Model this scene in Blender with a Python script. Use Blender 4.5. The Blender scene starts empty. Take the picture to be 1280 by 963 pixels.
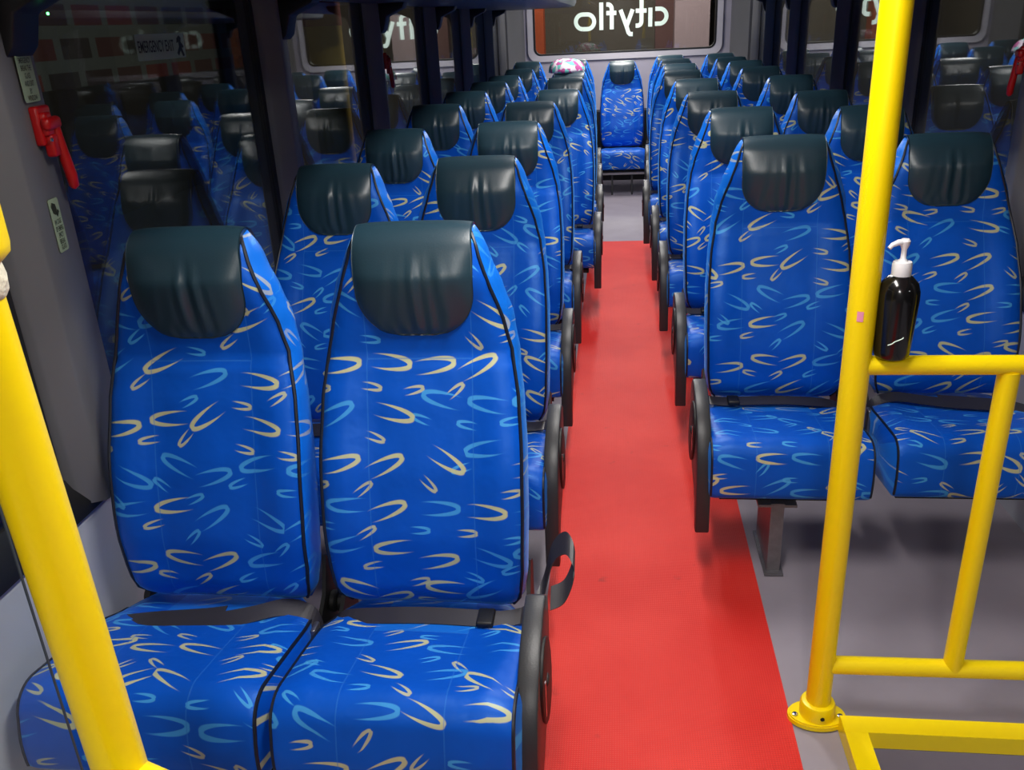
import bpy, math, random
from math import sin, cos, pi, sqrt, radians, exp
from mathutils import Vector, Matrix
random.seed(7)
SC = bpy.context.scene
COL = SC.collection

# ------------------------------------------------------------------ camera
F_PX, PITCH, YAW, ROLL, CAM_H = 1085.0, 0.394, 0.132, -0.051, 1.398
cam_d = bpy.data.cameras.new('camera'); cam = bpy.data.objects.new('camera', cam_d); COL.objects.link(cam)
fw = Vector((-sin(YAW)*cos(PITCH), cos(YAW)*cos(PITCH), -sin(PITCH)))
r0 = Vector((cos(YAW), sin(YAW), 0)); u0 = r0.cross(fw)
r1 = cos(ROLL)*r0 + sin(ROLL)*u0; u1 = -sin(ROLL)*r0 + cos(ROLL)*u0
M = Matrix((( r1.x, u1.x, -fw.x, 0), (r1.y, u1.y, -fw.y, 0), (r1.z, u1.z, -fw.z, CAM_H), (0, 0, 0, 1)))
cam.matrix_world = M
cam_d.sensor_width = 36; cam_d.lens = F_PX/1280*36; cam_d.clip_start = .02
SC.camera = cam

# ------------------------------------------------------------------ world, exposure, light
SC.view_settings.view_transform = 'Standard'; SC.view_settings.look = 'None'
SC.view_settings.gamma = 1.0; SC.view_settings.use_curve_mapping = False
SC.view_settings.exposure = 0.4
w = bpy.data.worlds.new('night'); SC.world = w; w.use_nodes = True
w.node_tree.nodes['Background'].inputs[0].default_value = (.25, .3, .4, 1)
w.node_tree.nodes['Background'].inputs[1].default_value = .03

def area(name, loc, sx, sy, power, col=(1, .97, .93), rot=(0, 0, 0)):
    l = bpy.data.lights.new(name, 'AREA'); l.shape = 'RECTANGLE'; l.size = sx; l.size_y = sy
    l.energy = power; l.color = col
    o = bpy.data.objects.new(name, l); COL.objects.link(o); o.location = loc; o.rotation_euler = rot
    return o
CEIL = 1.92
LAMP_Y = [-.6, 1.15, 2.75, 4.45, 6.15, 7.75]
LAMP_P = [16, 13, 10, 10, 13, 15]
for y_, p_ in zip(LAMP_Y, LAMP_P):
    area('ceiling_lamp_light', (.02, y_, CEIL-.055), .09, .6, p_)

# ------------------------------------------------------------------ materials
def lin(c):
    return tuple((x/255/12.92 if x/255 <= .04045 else ((x/255+.055)/1.055)**2.4) for x in c) + (1,)
MATS = {}
def mat(name, rgb, rough=.5, metal=0, spec=.5, coat=0, emis=0, noise=0, bump=0, nscale=60, trans=0, sheen=0):
    m = bpy.data.materials.new(name); m.use_nodes = True; nt = m.node_tree
    b = nt.nodes['Principled BSDF']
    b.inputs['Base Color'].default_value = lin(rgb); b.inputs['Roughness'].default_value = rough
    b.inputs['Metallic'].default_value = metal; b.inputs['Specular IOR Level'].default_value = spec
    b.inputs['Coat Weight'].default_value = coat
    b.inputs['Sheen Weight'].default_value = sheen
    if emis:
        b.inputs['Emission Color'].default_value = lin(rgb); b.inputs['Emission Strength'].default_value = emis
    tc = nt.nodes.new('ShaderNodeTexCoord')
    if noise or bump:
        n = nt.nodes.new('ShaderNodeTexNoise'); n.inputs['Scale'].default_value = nscale; n.inputs['Detail'].default_value = 6
        nt.links.new(tc.outputs['Object'], n.inputs['Vector'])
        if noise:
            mx = nt.nodes.new('ShaderNodeMix'); mx.data_type = 'RGBA'; c = lin(rgb)
            mx.inputs[6].default_value = tuple(v*(1-noise) for v in c[:3])+(1,)
            mx.inputs[7].default_value = tuple(min(1, v*(1+noise)) for v in c[:3])+(1,)
            nt.links.new(n.outputs['Fac'], mx.inputs[0]); nt.links.new(mx.outputs[2], b.inputs['Base Color'])
        if bump:
            bp = nt.nodes.new('ShaderNodeBump'); bp.inputs['Strength'].default_value = bump; bp.inputs['Distance'].default_value = .004
            nt.links.new(n.outputs['Fac'], bp.inputs['Height']); nt.links.new(bp.outputs[0], b.inputs['Normal'])
    MATS[name] = m
    return m

class NT:
    def __init__(s, nt): s.nt = nt
    def val(s, sock, v):
        if isinstance(v, (int, float)): sock.default_value = v
        elif isinstance(v, tuple): sock.default_value = v
        else: s.nt.links.new(v, sock)
    def m(s, op, a, b=None, c=None, clamp=False):
        n = s.nt.nodes.new('ShaderNodeMath'); n.operation = op; n.use_clamp = clamp
        s.val(n.inputs[0], a)
        if b is not None: s.val(n.inputs[1], b)
        if c is not None: s.val(n.inputs[2], c)
        return n.outputs[0]
    def vm(s, op, a, b=None, scale=None):
        n = s.nt.nodes.new('ShaderNodeVectorMath'); n.operation = op
        s.val(n.inputs[0], a)
        if b is not None: s.val(n.inputs[1], b)
        if scale is not None: s.val(n.inputs[3], scale)
        return n.outputs[0]
    def ss(s, v, a, b):
        n = s.nt.nodes.new('ShaderNodeMapRange'); n.interpolation_type = 'SMOOTHSTEP'
        s.val(n.inputs[0], v); n.inputs[1].default_value = a; n.inputs[2].default_value = b
        return n.outputs[0]
    def mix(s, f, a, b):
        n = s.nt.nodes.new('ShaderNodeMix'); n.data_type = 'RGBA'
        s.val(n.inputs[0], f); s.val(n.inputs[6], a); s.val(n.inputs[7], b)
        return n.outputs[2]

def fabric(name, kind, base=(2, 80, 192), motif=1.0):
    m = bpy.data.materials.new(name); m.use_nodes = True; nt = m.node_tree; N = NT(nt)
    b = nt.nodes['Principled BSDF']
    uv = nt.nodes.new('ShaderNodeUVMap'); uv.uv_map = 'UVMap'
    oi = nt.nodes.new('ShaderNodeObjectInfo')
    shift = N.vm('SCALE', (3.1, 1.7, 0.), scale=oi.outputs['Random'])
    def layer(offx, offy, rnd, size, thick, tilt):
        p = N.vm('ADD', N.vm('ADD', uv.outputs[0], (offx, offy, 0.)), shift)
        p = N.vm('SCALE', p, scale=11.3)
        v = nt.nodes.new('ShaderNodeTexVoronoi'); v.voronoi_dimensions = '2D'; v.feature = 'F1'
        v.inputs['Scale'].default_value = 1.0; v.inputs['Randomness'].default_value = rnd
        nt.links.new(p, v.inputs['Vector'])
        loc = N.vm('SUBTRACT', p, v.outputs['Position'])
        sc = nt.nodes.new('ShaderNodeSeparateColor'); nt.links.new(v.outputs['Color'], sc.inputs[0])
        R_, G_, B_ = sc.outputs[0], sc.outputs[1], sc.outputs[2]
        ang = N.m('ADD', N.m('MULTIPLY', N.m('SUBTRACT', R_, .5), tilt), N.m('MULTIPLY', N.m('GREATER_THAN', G_, .5), pi))
        vr = nt.nodes.new('ShaderNodeVectorRotate'); vr.rotation_type = 'Z_AXIS'
        nt.links.new(loc, vr.inputs['Vector']); nt.links.new(ang, vr.inputs['Angle'])
        sx = nt.nodes.new('ShaderNodeSeparateXYZ'); nt.links.new(vr.outputs[0], sx.inputs[0])
        a, bb = size, size*.23
        xe = N.m('DIVIDE', N.m('ADD', sx.outputs[0], a*.36), a)
        ye = N.m('DIVIDE', sx.outputs[1], bb)
        e = N.m('SQRT', N.m('ADD', N.m('MULTIPLY', xe, xe), N.m('MULTIPLY', ye, ye)))
        gx, gy = N.m('DIVIDE', xe, a), N.m('DIVIDE', ye, bb)
        gr = N.m('DIVIDE', N.m('SQRT', N.m('ADD', N.m('MULTIPLY', gx, gx), N.m('MULTIPLY', gy, gy))), N.m('MAXIMUM', e, .01))
        d = N.m('DIVIDE', N.m('ABSOLUTE', N.m('SUBTRACT', e, 1.0)), N.m('MAXIMUM', gr, .01))
        th = N.m('MULTIPLY_ADD', N.ss(xe, -.3, 1.0), thick, .011)
        mask = N.m('SUBTRACT', 1.0, N.ss(N.m('DIVIDE', d, th), .7, 1.15))
        fade = N.ss(xe, -.42, .15)
        mask = N.m('MULTIPLY', mask, fade)
        yel = N.m('GREATER_THAN', B_, .57)
        return mask, yel
    m1, y1 = layer(0, 0, .40, .60, .040, 1.25)
    m2, y2 = layer(.044, .044, .5, .30, .026, 1.8)
    base_c = lin(base)
    su = nt.nodes.new('ShaderNodeSeparateXYZ'); nt.links.new(uv.outputs[0], su.inputs[0]); U, V = su.outputs[0], su.outputs[1]
    nz = nt.nodes.new('ShaderNodeTexNoise'); nz.inputs['Scale'].default_value = 9; nt.links.new(uv.outputs[0], nz.inputs['Vector'])
    col = N.mix(nz.outputs['Fac'], tuple(c*.8 for c in base_c[:3])+(1,), tuple(c*1.2 for c in base_c[:3])+(1,))
    light, yellow = lin((76, 170, 232)), lin((200, 200, 142))
    sm = N.m('MULTIPLY', m2, .75*motif)
    col = N.mix(sm, col, N.mix(y2, light, yellow))
    bm_ = N.m('MULTIPLY', m1, N.m('MULTIPLY_ADD', y1, .2, .68*motif))
    col = N.mix(bm_, col, N.mix(y1, light, yellow))
    # sewn seams between the fabric panels
    aU = N.m('ABSOLUTE', U)
    if kind == 'back':
        vs = N.m('MULTIPLY', N.m('LESS_THAN', N.m('ABSOLUTE', N.m('SUBTRACT', aU, .098)), .0011), N.m('LESS_THAN', V, .62))
        hs = N.m('MULTIPLY', N.m('LESS_THAN', N.m('ABSOLUTE', N.m('SUBTRACT', V, .468)), .0013), N.m('LESS_THAN', aU, .098))
    elif kind == 'cushion0': vs = hs = 0.0
    else:
        vs = N.m('LESS_THAN', N.m('ABSOLUTE', N.m('SUBTRACT', aU, .088)), .0011)
        hs = N.m('MULTIPLY', N.m('LESS_THAN', N.m('ABSOLUTE', N.m('SUBTRACT', V, .105)), .0013), N.m('LESS_THAN', aU, .088))
        ins = N.m('MULTIPLY', N.m('LESS_THAN', V, .105), N.m('LESS_THAN', aU, .088))
        col = N.mix(N.m('MULTIPLY', ins, .6), col, lin((28, 122, 222)))
    seam = N.m('MAXIMUM', vs, hs)
    col = N.mix(N.m('MULTIPLY', seam, .45), col, lin((45, 115, 205)))
    nt.links.new(col, b.inputs['Base Color'])
    b.inputs['Roughness'].default_value = .43; b.inputs['Specular IOR Level'].default_value = .5; b.inputs['Specular Tint'].default_value = (.35, .68, 1, 1)
    b.inputs['Sheen Weight'].default_value = .35; b.inputs['Sheen Roughness'].default_value = .35
    b.inputs['Sheen Tint'].default_value = lin((90, 175, 255))
    bn = nt.nodes.new('ShaderNodeTexNoise'); bn.inputs['Scale'].default_value = 14; bn.inputs['Detail'].default_value = 3
    nt.links.new(N.vm('ADD', uv.outputs[0], shift), bn.inputs['Vector'])
    hgt = N.m('SUBTRACT', N.m('MULTIPLY', bn.outputs['Fac'], 1.0), N.m('MULTIPLY', seam, .35))
    bp = nt.nodes.new('ShaderNodeBump'); bp.inputs['Strength'].default_value = .35; bp.inputs['Distance'].default_value = .008
    nt.links.new(hgt, bp.inputs['Height']); nt.links.new(bp.outputs[0], b.inputs['Normal'])
    MATS[name] = m
fabric('back_fabric', 'back'); fabric('lit_gusset_fabric', 'cushion0', base=(12, 108, 220), motif=.45); fabric('cushion_fabric', 'cushion')  # side gussets: fainter motifs, blue lightened to stand in for light on the sides
mat('leather', (30, 55, 67), .36, spec=.6, bump=.05, nscale=300, noise=.06)
mat('piping', (14, 22, 38), .45); mat('pale_piping', (120, 132, 140), .45)
mat('black_plastic', (44, 45, 48), .42, spec=.45, bump=.08, nscale=300)
mat('deep_black', (14, 14, 15), .55)
mat('webbing', (44, 42, 48), .38, bump=.03, nscale=300)
mat('yellow', (255, 224, 0), .33, spec=.5)
mat('steel', (150, 150, 155), .35, metal=.9, noise=.2, nscale=80)
mat('bracket_steel', (120, 118, 122), .4, metal=.6, noise=.3, nscale=50)
mat('chrome', (200, 200, 205), .18, metal=1)
mat('vinyl_floor', (150, 142, 152), .55, noise=.14, nscale=7, bump=.1)
mat('wall_vinyl', (96, 96, 99), .45, noise=.12, nscale=5, bump=.5)
mat('sill_panel', (176, 179, 190), .5, noise=.12, nscale=6, bump=.6)
mat('rear_panel', (170, 165, 178), .5, noise=.04, nscale=4)
mat('rear_frame', (196, 192, 200), .4)
mat('ceiling_panel', (205, 205, 208), .6)
mat('dark_trim', (26, 26, 29), .5)
mat('edge_dark', (52, 60, 66), .5)
mat('rubber', (17, 17, 19), .5, bump=.2, nscale=40)
mat('red_plastic', (176, 12, 15), .35)
mat('white_plastic', (235, 235, 238), .35)
mat('bottle_black', (14, 14, 15), .16, spec=.6)
mat('pink_label', (236, 150, 178), .6)
mat('label_green', (150, 168, 138), .55)
mat('label_ink', (40, 44, 22), .6)
mat('letter_white', (225, 245, 232), .5)
mat('paper', (225, 228, 225), .6)
mat('tape', (226, 222, 200), .7, bump=1, nscale=90)
mat('rack_grey', (62, 65, 72), .4, noise=.1)
mat('outside_brown', (112, 102, 92), .8, noise=.15, nscale=.8)
mat('outside_orange', (190, 84, 48), .8, noise=.3, nscale=2)
mat('outside_pink', (205, 178, 186), .8)
mat('outside_mauve', (120, 84, 82), .8)
mat('outside_green', (40, 78, 46), .9, noise=.3, nscale=3)
mat('outside_grey', (98, 106, 110), .9, noise=.2, nscale=3)
mat('asphalt', (50, 50, 52), .9, noise=.2, nscale=3)
mat('car_paint', (48, 46, 44), .3); mat('car_paint_white', (205, 205, 210), .3)
mat('post_yellow', (214, 176, 60), .6); mat('post_red', (170, 50, 40), .6)
mat('led_green', (90, 255, 120), .4, emis=6)
mat('lamp_white', (255, 248, 238), .4, emis=5)

def glass(name, tint, ior=1.5):
    m = bpy.data.materials.new(name); m.use_nodes = True; nt = m.node_tree
    for n in list(nt.nodes): nt.nodes.remove(n)
    o = nt.nodes.new('ShaderNodeOutputMaterial'); mx = nt.nodes.new('ShaderNodeMixShader')
    t = nt.nodes.new('ShaderNodeBsdfTransparent'); t.inputs[0].default_value = tint
    g = nt.nodes.new('ShaderNodeBsdfGlossy'); g.inputs['Roughness'].default_value = .012; g.inputs[0].default_value = (.95, .97, 1, 1)
    lw = nt.nodes.new('ShaderNodeLayerWeight'); lw.inputs[0].default_value = .5
    N = NT(nt); f0 = ((ior-1)/(ior+1))**2
    fz = N.m('MULTIPLY_ADD', N.m('POWER', lw.outputs['Facing'], 4.2), 1-f0, f0)
    nt.links.new(fz, mx.inputs[0]); nt.links.new(t.outputs[0], mx.inputs[1]); nt.links.new(g.outputs[0], mx.inputs[2])
    nt.links.new(mx.outputs[0], o.inputs[0]); MATS[name] = m
glass('tinted_glass', (.74, .77, .75, 1), 1.6)
glass('clear_acrylic', (.93, .96, .95, 1), 1.35)

# red dimpled rubber runner
m = bpy.data.materials.new('red_runner'); m.use_nodes = True; nt = m.node_tree; N = NT(nt); b = nt.nodes['Principled BSDF']
tc = nt.nodes.new('ShaderNodeTexCoord')
n1 = nt.nodes.new('ShaderNodeTexNoise'); n1.inputs['Scale'].default_value = 2.2; n1.inputs['Detail'].default_value = 5; nt.links.new(tc.outputs['Object'], n1.inputs['Vector'])
n2 = nt.nodes.new('ShaderNodeTexNoise'); n2.inputs['Scale'].default_value = 16; n2.inputs['Detail'].default_value = 4; nt.links.new(tc.outputs['Object'], n2.inputs['Vector'])
c = N.mix(N.ss(n1.outputs['Fac'], .3, .7), lin((214, 34, 26)), lin((232, 58, 48)))
c = N.mix(N.m('MULTIPLY', N.ss(n2.outputs['Fac'], .66, .8), .5), c, lin((130, 24, 20)))
vo = nt.nodes.new('ShaderNodeTexVoronoi'); vo.inputs['Scale'].default_value = 190; vo.inputs['Randomness'].default_value = 0; vo.voronoi_dimensions = '2D'
nt.links.new(tc.outputs['Object'], vo.inputs['Vector'])
dim = N.ss(vo.outputs['Distance'], .1, .45)
c = N.mix(N.m('MULTIPLY', N.m('SUBTRACT', 1.0, dim), .14), c, lin((250, 120, 100)))
nt.links.new(c, b.inputs['Base Color']); b.inputs['Roughness'].default_value = .5; b.inputs['Specular IOR Level'].default_value = .3
bp = nt.nodes.new('ShaderNodeBump'); bp.inputs['Strength'].default_value = .5; bp.inputs['Distance'].default_value = .0015; bp.invert = True
nt.links.new(dim, bp.inputs['Height']); nt.links.new(bp.outputs[0], b.inputs['Normal']); MATS['red_runner'] = m

# patterned cloth bag
m = bpy.data.materials.new('bag_cloth'); m.use_nodes = True; nt = m.node_tree; N = NT(nt); b = nt.nodes['Principled BSDF']
tc = nt.nodes.new('ShaderNodeTexCoord'); vo = nt.nodes.new('ShaderNodeTexVoronoi'); vo.inputs['Scale'].default_value = 38
nt.links.new(tc.outputs['Object'], vo.inputs['Vector']); sp = nt.nodes.new('ShaderNodeSeparateColor'); nt.links.new(vo.outputs['Color'], sp.inputs[0])
c = N.mix(N.m('GREATER_THAN', sp.outputs[0], .42), lin((186, 84, 150)), lin((232, 222, 234)))
c = N.mix(N.m('GREATER_THAN', sp.outputs[1], .72), c, lin((110, 200, 190)))
nt.links.new(c, b.inputs['Base Color']); b.inputs['Roughness'].default_value = .7; MATS['bag_cloth'] = m

# far warehouse wall with painted panels
m = bpy.data.materials.new('warehouse'); m.use_nodes = True; nt = m.node_tree; N = NT(nt); b = nt.nodes['Principled BSDF']
tc = nt.nodes.new('ShaderNodeTexCoord'); br = nt.nodes.new('ShaderNodeTexBrick'); br.offset = .5
br.inputs['Color1'].default_value = lin((104, 48, 44)); br.inputs['Color2'].default_value = lin((44, 48, 48)); br.inputs['Mortar'].default_value = lin((86, 92, 90))
br.inputs['Scale'].default_value = .62; br.inputs['Mortar Size'].default_value = .05
mp = nt.nodes.new('ShaderNodeMapping'); mp.inputs['Rotation'].default_value = (0, pi/2, pi/2)
nt.links.new(tc.outputs['Object'], mp.inputs[0]); nt.links.new(mp.outputs[0], br.inputs['Vector']); nt.links.new(br.outputs[0], b.inputs['Base Color'])
b.inputs['Roughness'].default_value = .9; MATS['warehouse'] = m

# ------------------------------------------------------------------ mesh helpers
def mesh_obj(name, verts, faces, mt, parent=None, uvs=None, smooth=True, flatn=None):
    me = bpy.data.meshes.new(name); me.from_pydata([tuple(v) for v in verts], [], faces)
    if uvs is not None:
        ul = me.uv_layers.new(name='UVMap')
        for l in me.loops: ul.data[l.index].uv = uvs[l.vertex_index]
    me.materials.append(MATS[mt])
    me.update()
    if smooth:
        me.polygons.foreach_set('use_smooth', [True]*len(me.polygons))
    o = bpy.data.objects.new(name, me); COL.objects.link(o)
    if parent: o.parent = parent
    return o
class MB:
    """collects shapes into ONE mesh"""
    def __init__(s): s.v = []; s.f = []
    def add(s, vs, fs):
        k = len(s.v); s.v += [tuple(v) for v in vs]; s.f += [tuple(i+k for i in f) for f in fs]; return s
    def box(s, a, b, bev=0, mtx=None):
        x0, y0, z0 = a; x1, y1, z1 = b
        if bev <= 0:
            vs = [(x0,y0,z0),(x1,y0,z0),(x1,y1,z0),(x0,y1,z0),(x0,y0,z1),(x1,y0,z1),(x1,y1,z1),(x0,y1,z1)]
            fs = [(0,3,2,1),(4,5,6,7),(0,1,5,4),(1,2,6,5),(2,3,7,6),(3,0,4,7)]
        else:
            import bmesh
            bm = bmesh.new(); bmesh.ops.create_cube(bm, size=1)
            for v in bm.verts: v.co = Vector(((x0+x1)/2+v.co.x*(x1-x0), (y0+y1)/2+v.co.y*(y1-y0), (z0+z1)/2+v.co.z*(z1-z0)))
            bmesh.ops.bevel(bm, geom=list(bm.edges), offset=bev, segments=3, profile=.5, affect='EDGES')
            bm.verts.index_update(); vs = [v.co.copy() for v in bm.verts]; fs = [tuple(v.index for v in f.verts) for f in bm.faces]; bm.free()
        if mtx: vs = [mtx @ Vector(v) for v in vs]
        return s.add(vs, fs)
    def tube(s, pts, r, n=12, caps=True, closed=False):
        pts = [Vector(p) for p in pts]; m = len(pts); rings = []
        prev = None
        for i, p in enumerate(pts):
            if closed: t = pts[(i+1) % m]-pts[i-1]
            else: t = (pts[min(i+1, m-1)]-pts[max(i-1, 0)])
            t.normalize()
            if prev is None:
                a = Vector((0, 0, 1)) if abs(t.z) < .9 else Vector((1, 0, 0)); nrm = t.cross(a).normalized()
            else: nrm = (prev-t*prev.dot(t)).normalized()
            prev = nrm; bn = t.cross(nrm)
            rr = r[i] if isinstance(r, (list, tuple)) else r
            rings.append([p+rr*(cos(2*pi*k/n)*nrm+sin(2*pi*k/n)*bn) for k in range(n)])
        vs = [v for q in rings for v in q]; fs = []
        for i in range(m if closed else m-1):
            j = (i+1) % m
            for k in range(n): fs.append((i*n+k, i*n+(k+1) % n, j*n+(k+1) % n, j*n+k))
        if caps and not closed:
            fs.append(tuple(range(n))[::-1]); fs.append(tuple((m-1)*n+k for k in range(n)))
        return s.add(vs, fs)
    def lathe(s, prof, c, n=24, axis='z'):
        vs = []; fs = []; m = len(prof)
        for (r, h) in prof:
            for k in range(n):
                a = 2*pi*k/n; q = (r*cos(a), r*sin(a), h)
                if axis == 'x': q = (q[2], q[0], q[1])
                if axis == 'y': q = (q[0], q[2], q[1])
                vs.append((c[0]+q[0], c[1]+q[1], c[2]+q[2]))
        for i in range(m-1):
            for k in range(n): fs.append((i*n+k, i*n+(k+1) % n, (i+1)*n+(k+1) % n, (i+1)*n+k))
        fs.append(tuple(range(n))[::-1]); fs.append(tuple((m-1)*n+k for k in range(n)))
        return s.add(vs, fs)
    def prism(s, poly, a, b, axis='x'):
        n = len(poly)
        def P(t, q):
            return {'x': (t, q[0], q[1]), 'y': (q[0], t, q[1]), 'z': (q[0], q[1], t)}[axis]
        vs = [P(a, q) for q in poly]+[P(b, q) for q in poly]
        fs = [tuple(range(n))[::-1], tuple(range(n, 2*n))]
        for k in range(n): fs.append((k, (k+1) % n, n+(k+1) % n, n+k))
        return s.add(vs, fs)
    def build(s, name, mt, parent=None, smooth=False, bevel=0, autos=True):
        o = mesh_obj(name, s.v, s.f, mt, parent, smooth=False)
        me = o.data
        import bmesh
        bm = bmesh.new(); bm.from_mesh(me); bmesh.ops.recalc_face_normals(bm, faces=list(bm.faces))
        if bevel:
            es = [e for e in bm.edges if len(e.link_faces) == 2 and e.calc_face_angle(0) > .6]
            bmesh.ops.bevel(bm, geom=es, offset=bevel, segments=2, profile=.5, affect='EDGES', clamp_overlap=True)
        for e in bm.edges:
            if len(e.link_faces) == 2 and e.calc_face_angle(0) > .75: e.smooth = False
        for f in bm.faces: f.smooth = True
        bm.to_mesh(me); bm.free()
        return o
def empty(name, loc, label, cat, group=None, rz=0):
    o = bpy.data.objects.new(name, None); COL.objects.link(o); o.location = loc; o.rotation_euler = (0, 0, rz)
    o.empty_display_size = .1
    return tag(o, label, cat, group)
def tag(o, label, cat, group=None):
    o['label'] = label; o['category'] = cat
    if group: o['group'] = group
    return o
def struct(o): o['kind'] = 'structure'; return o
def lerp(a, b, t): return a+(b-a)*t
def interp(tab, x):
    for (x0, y0), (x1, y1) in zip(tab, tab[1:]):
        if x <= x1:
            t = max(0, min(1, (x-x0)/(x1-x0))); t = t*t*(3-2*t)*.5+t*.5
            return y0+(y1-y0)*t
    return tab[-1][1]

# ------------------------------------------------------------------ the bus body
XL, XR, YF, YB = -1.0, 1.14, -1.3, 8.5
# floor with the sunken entrance step at the front right
fl = MB()
fl.box((XL-.1, YF, -.06), (.47, YB+.1, 0)); fl.box((.47, 1.415, -.06), (XR+.1, YB+.1, 0))
struct(fl.build('floor', 'vinyl_floor'))
st = MB(); st.box((.47, YF, -.24), (XR+.1, 1.415, -.18)); st.box((.44, YF, -.24), (.468, 1.42, -.06)); st.box((.47, 1.416, -.24), (XR+.1, 1.45, -.06))
struct(st.build('trim_1', 'vinyl_floor'))
cp = MB().box((XL-.1, YF, CEIL), (XR+.1, YB+.1, CEIL+.05)); struct(cp.build('ceiling', 'ceiling_panel'))
struct(MB().box((XL-.1, YF-.05, -.3), (XR+.1, YF, CEIL)).build('wall_front', 'wall_vinyl'))

TRIM = [1]
def trim(): TRIM[0] += 1; return 'trim_%d' % TRIM[0]
WIN = [0]
PL = [1.415, 2.66, 3.80, 5.0, 6.15, 7.25, 8.05]     # pillars along the left wall
PR = [1.35, 2.68, 3.85, 5.03, 6.35, 7.35, 8.05]
def side_wall(name, X, s, pill, first_w):
    """s=+1: the wall's room side looks to +x"""
    o = X-s*.07
    m_ = MB(); m_.box((min(o, X), YF, -.3), (max(o, X), YB, .585))
    lower = struct(m_.build(name, 'sill_panel'))
    m2 = MB(); m2.box((min(o, X), YF, 1.60), (max(o, X), YB, CEIL)); struct(m2.build(trim(), 'wall_vinyl'))
    # rubber sill ledge under the glass
    m3 = MB(); m3.prism([(o, .585), (X+s*.012, .585), (X+s*.012, .605), (X-s*.02, .655), (o, .665)], YF, YB, axis='y')
    struct(m3.build(trim(), 'rubber'))
    for i, y in enumerate(pill):
        hw = first_w if i == 0 else .07
        q = MB()
        prof = [(o, y-hw-.028), (X-s*.008, y-hw-.026), (X-s*.002, y-hw-.022), (X+s*.034, y-hw-.002), (X+s*.038, y-hw+.006), (X+s*.010, y+hw-.010), (X+s*.004, y+hw-.002), (X-s*.03, y+hw), (o, y+hw)]
        q.prism([(a, b) for a, b in prof], .60, 1.64, axis='z')
        pl = struct(q.build(trim(), 'wall_vinyl'))
    # black rubber gaskets beside each pillar
    ys = [YF]+list(pill)+[YB]
    for i in range(len(ys)-1):
        a = ys[i]+(.0 if i == 0 else (first_w if i == 1 else .07)+.01); b = ys[i+1]-((first_w if i == 0 else .07)+.03 if i+1 < len(ys)-1 else 0)
        g = MB(); gx = X-s*.025
        g.box((min(gx, gx-s*.006), a, .64), (max(gx, gx-s*.006), b, 1.62))
        WIN[0] += 1; wn = struct(g.build('window_%d' % WIN[0], 'tinted_glass'))
        gk = MB()
        for (u0_, u1_) in ((a, a+.022), (b-.022, b)): gk.box((min(gx+s*.004, gx-s*.012), u0_, .64), (max(gx+s*.004, gx-s*.012), u1_, 1.62))
        gk.build('window_frame', 'dark_trim', wn)
side_wall('wall_left', XL, 1, PL, .075)
side_wall('wall_right', XR, -1, PR, .07)

# rear wall with the rounded back window
def rrect(x0, x1, z0, z1, r, n=8):
    out = []
    for cx, cz, a0 in ((x1-r, z0+r, -pi/2), (x1-r, z1-r, 0), (x0+r, z1-r, pi/2), (x0+r, z0+r, pi)):
        for k in range(n+1):
            a = a0+pi/2*k/n; out.append((cx+r*cos(a), cz+r*sin(a)))
    return out
def ring_panel(mb, inner, outer, y0, y1):
    n = len(inner)
    vs = [(p[0], y0, p[1]) for p in inner]+[(p[0], y0, p[1]) for p in outer]+[(p[0], y1, p[1]) for p in inner]+[(p[0], y1, p[1]) for p in outer]
    fs = []
    for k in range(n):
        j = (k+1) % n
        fs += [(k, j, n+j, n+k), (2*n+k, 3*n+k, 3*n+j, 2*n+j), (k, 2*n+k, 2*n+j, j), (n+k, n+j, 3*n+j, 3*n+k)]
    mb.add(vs, fs)
WX0, WX1, WZ0, WZ1 = -.775, .875, 1.105, 1.66
inn = rrect(WX0, WX1, WZ0, WZ1, .07); out = rrect(XL, XR, .25, CEIL, .001)
rw = MB(); ring_panel(rw, inn, out, YB, YB+.08); rw.box((XL, YB, -.0), (XR, YB+.08, .25))
struct(rw.build('wall_back', 'rear_panel'))
fr = MB(); ring_panel(fr, rrect(WX0+.012, WX1-.012, WZ0+.012, WZ1-.012, .06), rrect(WX0-.045, WX1+.045, WZ0-.045, WZ1+.045, .09), YB-.018, YB+.01)
wb = MB().box((WX0-.02, YB+.03, WZ0-.02), (WX1+.02, YB+.036, WZ1+.02)); wbo = struct(wb.build('window_20', 'tinted_glass'))
fo = fr.build('window_frame', 'rear_frame', wbo)
gk = MB(); ring_panel(gk, rrect(WX0+.022, WX1-.022, WZ0+.022, WZ1-.022, .055), rrect(WX0+.008, WX1-.008, WZ0+.008, WZ1-.008, .062), YB-.02, YB+.03); gk.build('window_gasket', 'dark_trim', wbo)
# corner covers beside the rear window and a near-black block across the rear below it
cc = MB(); cc.prism([(XL, YB), (XL, YB-.30), (XL+.03, YB-.30), (XL+.12, YB-.12), (XL+.15, YB)], .25, 1.7, axis='z'); struct(cc.build(trim(), 'wall_vinyl'))
cc = MB(); cc.prism([(XR, YB), (XR, YB-.30), (XR-.03, YB-.30), (XR-.12, YB-.12), (XR-.15, YB)], .25, 1.7, axis='z'); struct(cc.build(trim(), 'wall_vinyl'))
bk = MB(); bk.box((XL+.01, 8.30, 0), (XR-.01, YB, .62)); struct(bk.build(trim(), 'deep_black'))

# red rubber runner
rn = MB().box((-.185, -1.2, .0), (.365, 5.85, .004)); tag(rn.build('aisle_runner', 'red_runner'), 'long red dimpled rubber runner laid down the grey floor of the aisle', 'floor mat')
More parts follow.
